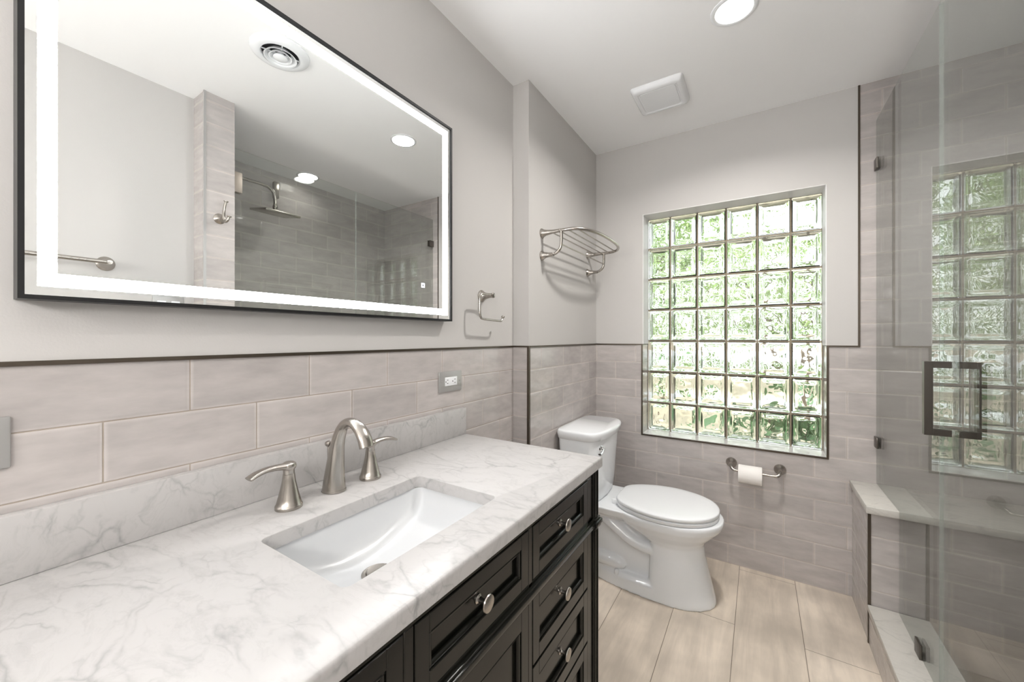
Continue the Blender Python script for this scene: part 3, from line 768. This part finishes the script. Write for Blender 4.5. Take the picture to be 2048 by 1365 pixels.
# tank
bm = bm_new()
def tank_ring(z, x0, x1, hw, bul, n=64):
    pts = []
    for p in sup((x0+x1)/2, TYC, z, (x1-x0)/2, hw, 7, n):
        k = max(0, (p.x-(x0+x1)/2)/((x1-x0)/2)); t = (p.y-TYC)/hw
        pts.append(Vector((p.x+bul*k*(1-t*t), p.y, z)))
    return pts
add_rings(bm, [tank_ring(z, a, b2, hw, bu_) for z, a, b2, hw, bu_ in ((-.868, -.890, -.735, .150, .02), (-.862, -.896, -.722, .165, .022), (-.84, -.900, -.716, .178, .024), (-.78, -.901, -.711, .188, .026), (-.62, -.903, -.703, .203, .028), (-.545, -.903, -.698, .212, .028), (-.525, -.903, -.697, .214, .028))])
obj('tank', bm, 'ceramic', to, sharp=60)
bm = bm_new()
add_rings(bm, [tank_ring(z, a, b2, hw, bu_) for z, a, b2, hw, bu_ in ((-.5265, -.904, -.700, .215, .028), (-.524, -.906, -.690, .222, .030), (-.500, -.908, -.684, .228, .032), (-.488, -.908, -.683, .229, .032), (-.481, -.905, -.687, .226, .031), (-.478, -.899, -.695, .220, .029))])
obj('tank_lid', bm, 'ceramic', to, sharp=60)
bm = bm_new()
lx, ly, lz = -.679, 1.922, -.568
add_lathe(bm, (lx-.012, ly, lz), (1, 0, 0), [(.016, 0), (.016, .010), (.013, .014), (.010, .015), (.009, .024), (.006, .026), (.001, .027)], 24)
add_tube(bm, [(lx+.010, ly+.004, lz), (lx+.011, ly-.025, lz-.006), (lx+.011, ly-.062, lz-.014)], [(.005, .005), (.005, .007), (.004, .009)], 14, 5)
obj('flush_lever', bm, 'chrome', to)
# seat and lid
bm = bm_new()
add_rings(bm, [egg(z, r_, f_, -.405, hw, hr, 2.15) for z, r_, f_, hw, hr in ((H(.4012), -.616, -.166, .187, .128), (H(.4035), -.622, -.158, .196, .134), (H(.416), -.623, -.156, .1985, .135), (H(.4195), -.620, -.160, .193, .131))])
obj('seat', bm, 'plastic', to, sharp=60)
bm = bm_new()
add_rings(bm, [egg(z, r_, f_, -.405, hw, hr, 2.15) for z, r_, f_, hw, hr in ((H(.4225), -.616, -.164, .190, .128), (H(.4240), -.622, -.158, .197, .134), (H(.4260), -.624, -.156, .1995, .136), (H(.4360), -.625, -.155, .2005, .137), (H(.4395), -.623, -.157, .198, .135), (H(.4418), -.616, -.165, .190, .128), (H(.4432), -.590, -.195, .160, .10), (H(.4440), -.54, -.25, .105, .07), (H(.4443), -.47, -.33, .05, .03))])
obj('seat_lid', bm, 'plastic', to, sharp=50)
for s in (-1, 1): obj('hinge', boxes([((-.645, TYC+s*.075-.016, H(.398)), (-.612, TYC+s*.075+.016, H(.424)))], .007), 'plastic', to)

# ================================================================== PAPER HOLDER
PZ = -.692
ph = thing('toilet_paper_holder', 'nickel paper holder with two curved posts on the tiled wall below the window', 'paper holder', (-.018, YB, PZ))
for x, s in ((-.129, 1), (.093, -1)):
    bm = bm_new()
    add_lathe(bm, (x, YB, PZ), (0, -1, 0), [(.0275, 0), (.0275, .004), (.024, .010), (.017, .018), (.012, .026)], 28)
    add_tube(bm, [(x, YB-.018, PZ), (x, YB-.044, PZ-.002), (x+s*.004, YB-.062, PZ-.010), (x+s*.014, YB-.071, PZ-.018), (x+s*.030, YB-.072, PZ-.020)], [.0125, .0105, .0090, .0075, .0065], 16, 5)
    obj('post', bm, 'nickel', ph)
bm = bm_new(); add_tube(bm, [(-.101, YB-.072, PZ-.020), (.065, YB-.072, PZ-.020)], .0052, 12, smooth=False)
obj('rod', bm, 'nickel', ph)
bm = bm_new()
rx0, rx1, rr_ = -.093, .014, .047
rzc, ryc = PZ-.020-.0125, YB-.072
add_lathe(bm, (rx0, ryc, rzc), (1, 0, 0), [(.0205, 0), (rr_-.002, 0), (rr_, .002), (rr_, rx1-rx0-.002), (rr_-.002, rx1-rx0), (.0205, rx1-rx0), (.0205, 0)], 40, cap0=False, cap1=False)
rl = thing('toilet_paper_roll', 'white toilet paper roll hanging on the nickel holder below the window', 'toilet paper', (-.04, ryc, rzc))
bmesh.ops.remove_doubles(bm, verts=bm.verts, dist=1e-5)
obj('paper', bm, 'paper', rl)
bm = bm_new()
add_lathe(bm, (rx0+.001, ryc, rzc), (1, 0, 0), [(.0198, 0), (.0203, 0), (.0203, rx1-rx0-.002), (.0198, rx1-rx0-.002), (.0198, 0)], 32, cap0=False, cap1=False)
obj('core', bm, 'card', rl)

# ================================================================== SHOWER
BX, BYF, BZ = .381, 2.135, -.690
be = thing('shower_bench', 'tiled shower bench with pale marble seat against the back wall', 'bench', (.74, 2.3, FL))
obj('base', boxes([((BX, BYF, FL), (XS-.001, YB-.001, BZ-.030))]), 't_show', be)
obj('seat_slab', boxes([((BX-.010, BYF-.018, BZ-.030), (XS-.001, YB-.001, BZ))], .004), 'marble2', be)
obj('edge_trim', boxes([((BX-.003, BYF-.003, FL), (BX+.007, BYF+.007, BZ-.030))]), 'trim', be)
cu = thing('shower_curb', 'low tiled shower curb with white marble top under the glass', 'curb', (.47, 1.5, FL))
obj('base', boxes([((BX, YE1+.001, FL), (.552, BYF-.0045, -1.122))]), 't_show', cu)
obj('marble_top', boxes([((BX-.005, YE1+.001, -1.122), (.557, BYF-.004, -1.097))], .003), 'marble2', cu)
# fixed panel, notched over the bench
def glass_poly(poly, x0, x1):
    bm = bm_new()
    a = [bm.verts.new((x0, y, z)) for y, z in poly]; b2 = [bm.verts.new((x1, y, z)) for y, z in poly]
    bm.faces.new(a); bm.faces.new(b2)
    n = len(poly)
    for i in range(n):
        f = bm.faces.new((a[i], a[(i+1) % n], b2[(i+1) % n], b2[i])); f.material_index = 1 if abs(poly[i][0]-poly[(i+1) % n][0]) < 1e-6 and abs(poly[i][0]-GY) < .01 else 0
    return bm
GT = 1.028; GY = 1.712
gx0, gx1 = XG-.005, XG+.005
gp = thing('shower_glass_panel', 'fixed clear glass shower panel notched over the marble bench', 'glass panel', (XG, 2.09, -1.097))
obj('pane', glass_poly([(GY, -1.095), (BYF-.021, -1.095), (BYF-.021, BZ+.002), (YB-.002, BZ+.002), (YB-.002, GT), (GY, GT)], gx0, gx1), ['pane', 'edge'], gp)
def clamp(parent, name, y0, y1, z0, z1):
    return obj(name, boxes([((gx0-.008, y0, z0), (gx0-.0003, y1, z1)), ((gx1+.0003, y0, z0), (gx1+.008, y1, z1))], .001), 'bronze', parent)
clamp(gp, 'clamp', YB-.050, YB-.0005, .790, .840); clamp(gp, 'clamp', YB-.050, YB-.0005, -.515, -.465)
clamp(gp, 'clamp', 1.855, 1.905, -1.0965, -1.046)
gd = thing('shower_door', 'frameless clear glass shower door with dark square pull handle', 'shower door', (XG, 1.32, -1.085))
obj('pane', glass_poly([(YE1+.012, -1.085), (GY-.006, -1.085), (GY-.006, GT), (YE1+.012, GT)], gx0, gx1), ['pane', 'edge'], gd)
HY = 1.625
bm = bm_new()
zt, zb = -.0688, -.2855; hb = .0095; so_ = .062
for s in (-1, 1):
    xs_, xe = XG+s*.0055, XG+s*so_
    lo, hi = min(xs_, xe), max(xs_, xe)
    bx0, bx1 = (lo, lo+2*hb) if s < 0 else (hi-2*hb, hi)
    add_box(bm, (bx0, HY-hb, zb), (bx1, HY+hb, zt), .0008, 1)
    rx0_, rx1_ = (bx1, hi) if s < 0 else (lo, bx0)
    for za, zb_ in ((zt-2*hb, zt), (zb, zb+2*hb)): add_box(bm, (rx0_, HY-hb, za), (rx1_, HY+hb, zb_))
obj('pull_handle', bm, 'bronze', gd)
for zz in (.845, -.90):
    hg = obj('hinge', boxes([((gx0-.010, YE1+.0005, zz-.055), (gx0-.0003, YE1+.072, zz+.055)), ((gx1+.0003, YE1+.0005, zz-.055), (gx1+.010, YE1+.072, zz+.055))], .001), 'hingemetal', gd)
    obj('slot', boxes([((gx0-.0108, YE1+.018, zz-.024), (gx0-.0098, YE1+.028, zz+.024))]), 'dark', hg)
# shower head seen in the mirror
sh = thing('rain_shower', 'square nickel rain shower head on a bent arm, seen in the mirror', 'shower head', (.80, YE1, 1.0))
bm = bm_new()
add_lathe(bm, (.80, YE1, 1.0), (0, 1, 0), [(.028, 0), (.028, .004), (.020, .010), (.012, .012)], 24)
add_tube(bm, [(.80, YE1, 1.0), (.80, 1.15, 1.0), (.80, 1.25, 1.0), (.80, 1.295, .990), (.80, 1.320, .965), (.80, 1.328, .92), (.80, 1.329, .885)], .0105, 14, 5)
obj('arm', bm, 'nickel', sh)
bm = bm_new()
add_lathe(bm, (.80, 1.329, .845), (0, 0, 1), [(.018, 0), (.018, .008), (.012, .014), (.0155, .024), (.0155, .034), (.012, .042), (.011, .05)], 24)
obj('ball_joint', bm, 'nickel', sh)
bm = boxes([((.69, 1.222, .828), (.91, 1.442, .842))], .003)
bmesh.ops.rotate(bm, verts=bm.verts, cent=(.80, 1.329, .845), matrix=Matrix.Rotation(R(-10), 3, 'Y'))
obj('shower_head', bm, 'nickel', sh)
t = thing('slide_bar_bracket', 'small rectangular nickel bracket on the shower wall behind the shower head', 'bracket', (XS, 1.47, 1.09))
obj('body', boxes([((XS-.03, 1.455, 1.03), (XS-.0005, 1.490, 1.15))], .004), 'nickel', t)
# robe hook on the tiled end of the shower wall
t = thing('robe_hook', 'nickel double robe hook on the tiled column, seen in the mirror', 'robe hook', (.37, .852, .60))
bm = bm_new(); add_lathe(bm, (.3698, .852, .600), (-1, 0, 0), [(.026, 0), (.026, .004), (.021, .010), (.012, .020), (.008, .036), (.007, .042)], 26); obj('mount', bm, 'nickel', t)
bm = bm_new()
add_tube(bm, [(.322, .862, .680), (.328, .859, .655), (.332, .857, .625), (.330, .857, .595), (.320, .858, .580), (.306, .862, .584), (.298, .866, .602)], [.006, .0062, .0068, .007, .0068, .0062, .006], 14, 5)
for p, ax in (((.322, .862, .677), (-.2, .1, 1)), ((.298, .866, .600), (-.3, .2, 1))): add_lathe(bm, p, ax, [(.006, 0), (.0105, .004), (.0105, .007), (.001, .009)], 18)
obj('hook', bm, 'nickel', t)
# towel bar and switches on the right wall (in the mirror)
t = thing('towel_bar', 'long nickel towel bar on the painted wall, seen in the mirror', 'towel bar', (XR, .17, .325))
bar_x = XR-.062
for yy in (.474, -.14):
    bm = bm_new(); add_lathe(bm, (XR-.0002, yy, .326), (-1, 0, 0), [(.031, 0), (.031, .004), (.026, .010), (.017, .022), (.0125, .045), (.0125, .066), (.009, .072), (.001, .073)], 28); obj('post', bm, 'nickel', t)
bm = bm_new(); add_tube(bm, [(bar_x, -.14, .326), (bar_x, .474, .326)], .0092, 14, smooth=False); obj('bar', bm, 'nickel', t)
t = thing('light_switch', 'grey double switch plate on the painted wall, at the mirror\'s lower edge', 'light switch', (XR, .688, .085))
obj('cover_plate', boxes([((XR-.006, .6285, .088), (XR-.0002, .7485, .203))], .0025), 'steel', t)
for yy in (.662, .715): obj('rocker', boxes([((XR-.0095, yy-.0165, .112), (XR-.005, yy+.0165, .179))], .0015), 'plastic', t)

# ================================================================== CEILING FITTINGS
def downlight(x, y, lab, lens, watts):
    t = thing('recessed_light', lab, 'ceiling light', (x, y, CE), None)
    bm = bm_new(); add_lathe(bm, (x, y, CE-.0002), (0, 0, -1), [(.078, 0), (.078, .002), (.074, .0045), (.066, .005), (.062, .003), (.062, 0)], 48, cap0=False, cap1=False); obj('trim_ring', bm, 'plastic', t)
    bm = bm_new(); add_lathe(bm, (x, y, CE-.0004), (0, 0, -1), [(.0615, 0), (.0615, .0024), (.001, .0026)], 48); obj('lens', bm, lens, t)
    ld = bpy.data.lights.new('lamp', 'AREA'); ld.shape = 'DISK'; ld.size = .13; ld.energy = watts; ld.spread = R(150); ld.color = (1.0, .965, .92)
    lo = bpy.data.objects.new('lamp', ld); COL.objects.link(lo); lo.parent = t; lo.location = (0, 0, -.0045)
downlight(-.078, 1.650, 'round lit recessed light in the ceiling in front of the window', 'lens', DOWN)
downlight(.935, 1.630, 'round lit recessed light in the shower ceiling, seen in the mirror', 'lens_s', DOWN_SHOWER)
for gx_, lab in ((-.55, 'added fill light globe, unseen behind the viewer, on the vanity side'), (.27, 'added fill light globe, unseen behind the viewer, on the towel bar side')):
    gz = .42  # globes added out of view to lift the ceiling and room brightness
    t = thing('fill_light', lab, 'added fill light', (gx_, YN, gz))
    bm = bm_new(); add_lathe(bm, (gx_, YN+.0003, gz-.08), (0, 1, 0), [(.055, 0), (.055, .012), (.045, .018), (.012, .020), (.010, .022), (.010, .10), (.001, .10)], 32)
    add_lathe(bm, (gx_, YN+.13, gz-.135), (0, 0, 1), [(.012, 0), (.035, .008), (.040, .03), (.001, .031)], 28); add_tube(bm, [(gx_, YN+.02, gz-.08), (gx_, YN+.09, gz-.10), (gx_, YN+.13, gz-.128)], .009, 12)
    obj('bracket', bm, 'nickel', t)
    bm = bm_new(); add_lathe(bm, (gx_, YN+.13, gz-.103), (0, 0, 1), [(.105*math.sin(PI*k/20), .105-.105*math.cos(PI*k/20)) for k in range(1, 20)], 40); obj('globe', bm, 'globe', t)
t = thing('exhaust_fan_cover', 'square white exhaust fan cover on the ceiling near the back wall', 'fan cover', (-.415, 2.03, CE))
bm = bm_new()
rings = []
for z, h in ((0, .121), (.006, .120), (.020, .112), (.024, .104)): rings.append(sup(-.415, 2.030, CE-.0002-z, h, h*1.02, 14, 64))
rings += [sup(-.415, 2.030, CE-.0242, .092, .094, 14, 64), sup(-.415, 2.030, CE-.0205, .088, .090, 14, 64)]
add_rings(bm, rings); obj('cover', bm, 'plastic', t)
bm = bm_new()
add_rings(bm, [sup(-.415, 2.030, CE-.0207, .082, .084, 14, 64), sup(-.415, 2.030, CE-.0225, .081, .083, 14, 64)]); obj('centre_panel', bm, 'plastic', t)
VX, VY = -.205, .860
t = thing('air_vent', 'round white air diffuser on the ceiling, seen at the top of the mirror', 'air vent', (VX, VY, CE))
bm = bm_new(); add_lathe(bm, (VX, VY, CE-.0002), (0, 0, -1), [(.112, 0), (.111, .005), (.100, .013), (.084, .018), (.074, .017), (.070, .012), (.070, .001)], 56, cap0=False, cap1=False); obj('flange', bm, 'plastic', t)
bm = bm_new(); add_lathe(bm, (VX, VY, CE-.0003), (0, 0, -1), [(.070, 0), (.070, .0006)], 48); obj('duct_opening', bm, 'dark', t)
for r1 in (.060, .042):
    bm = bm_new(); add_lathe(bm, (VX, VY, CE-.001), (0, 0, -1), [(r1-.019, 0), (r1-.008, .010), (r1, .020), (r1+.002, .0225), (r1-.003, .022), (r1-.022, .0)], 48, cap0=False, cap1=False); obj('cone_ring', bm, 'plastic', t)
bm = bm_new(); add_lathe(bm, (VX, VY, CE-.001), (0, 0, -1), [(.008, 0), (.026, .020), (.027, .023), (.020, .027), (.001, .029)], 36); obj('centre_cap', bm, 'plastic', t)
bm = bm_new()
for a in (0, 90):
    c, s = math.cos(R(a+20)), math.sin(R(a+20))
    add_tube(bm, [(VX-c*.08, VY-s*.08, CE-.008), (VX+c*.08, VY+s*.08, CE-.008)], .0025, 8, smooth=False)
obj('spoke', bm, 'plastic', t)
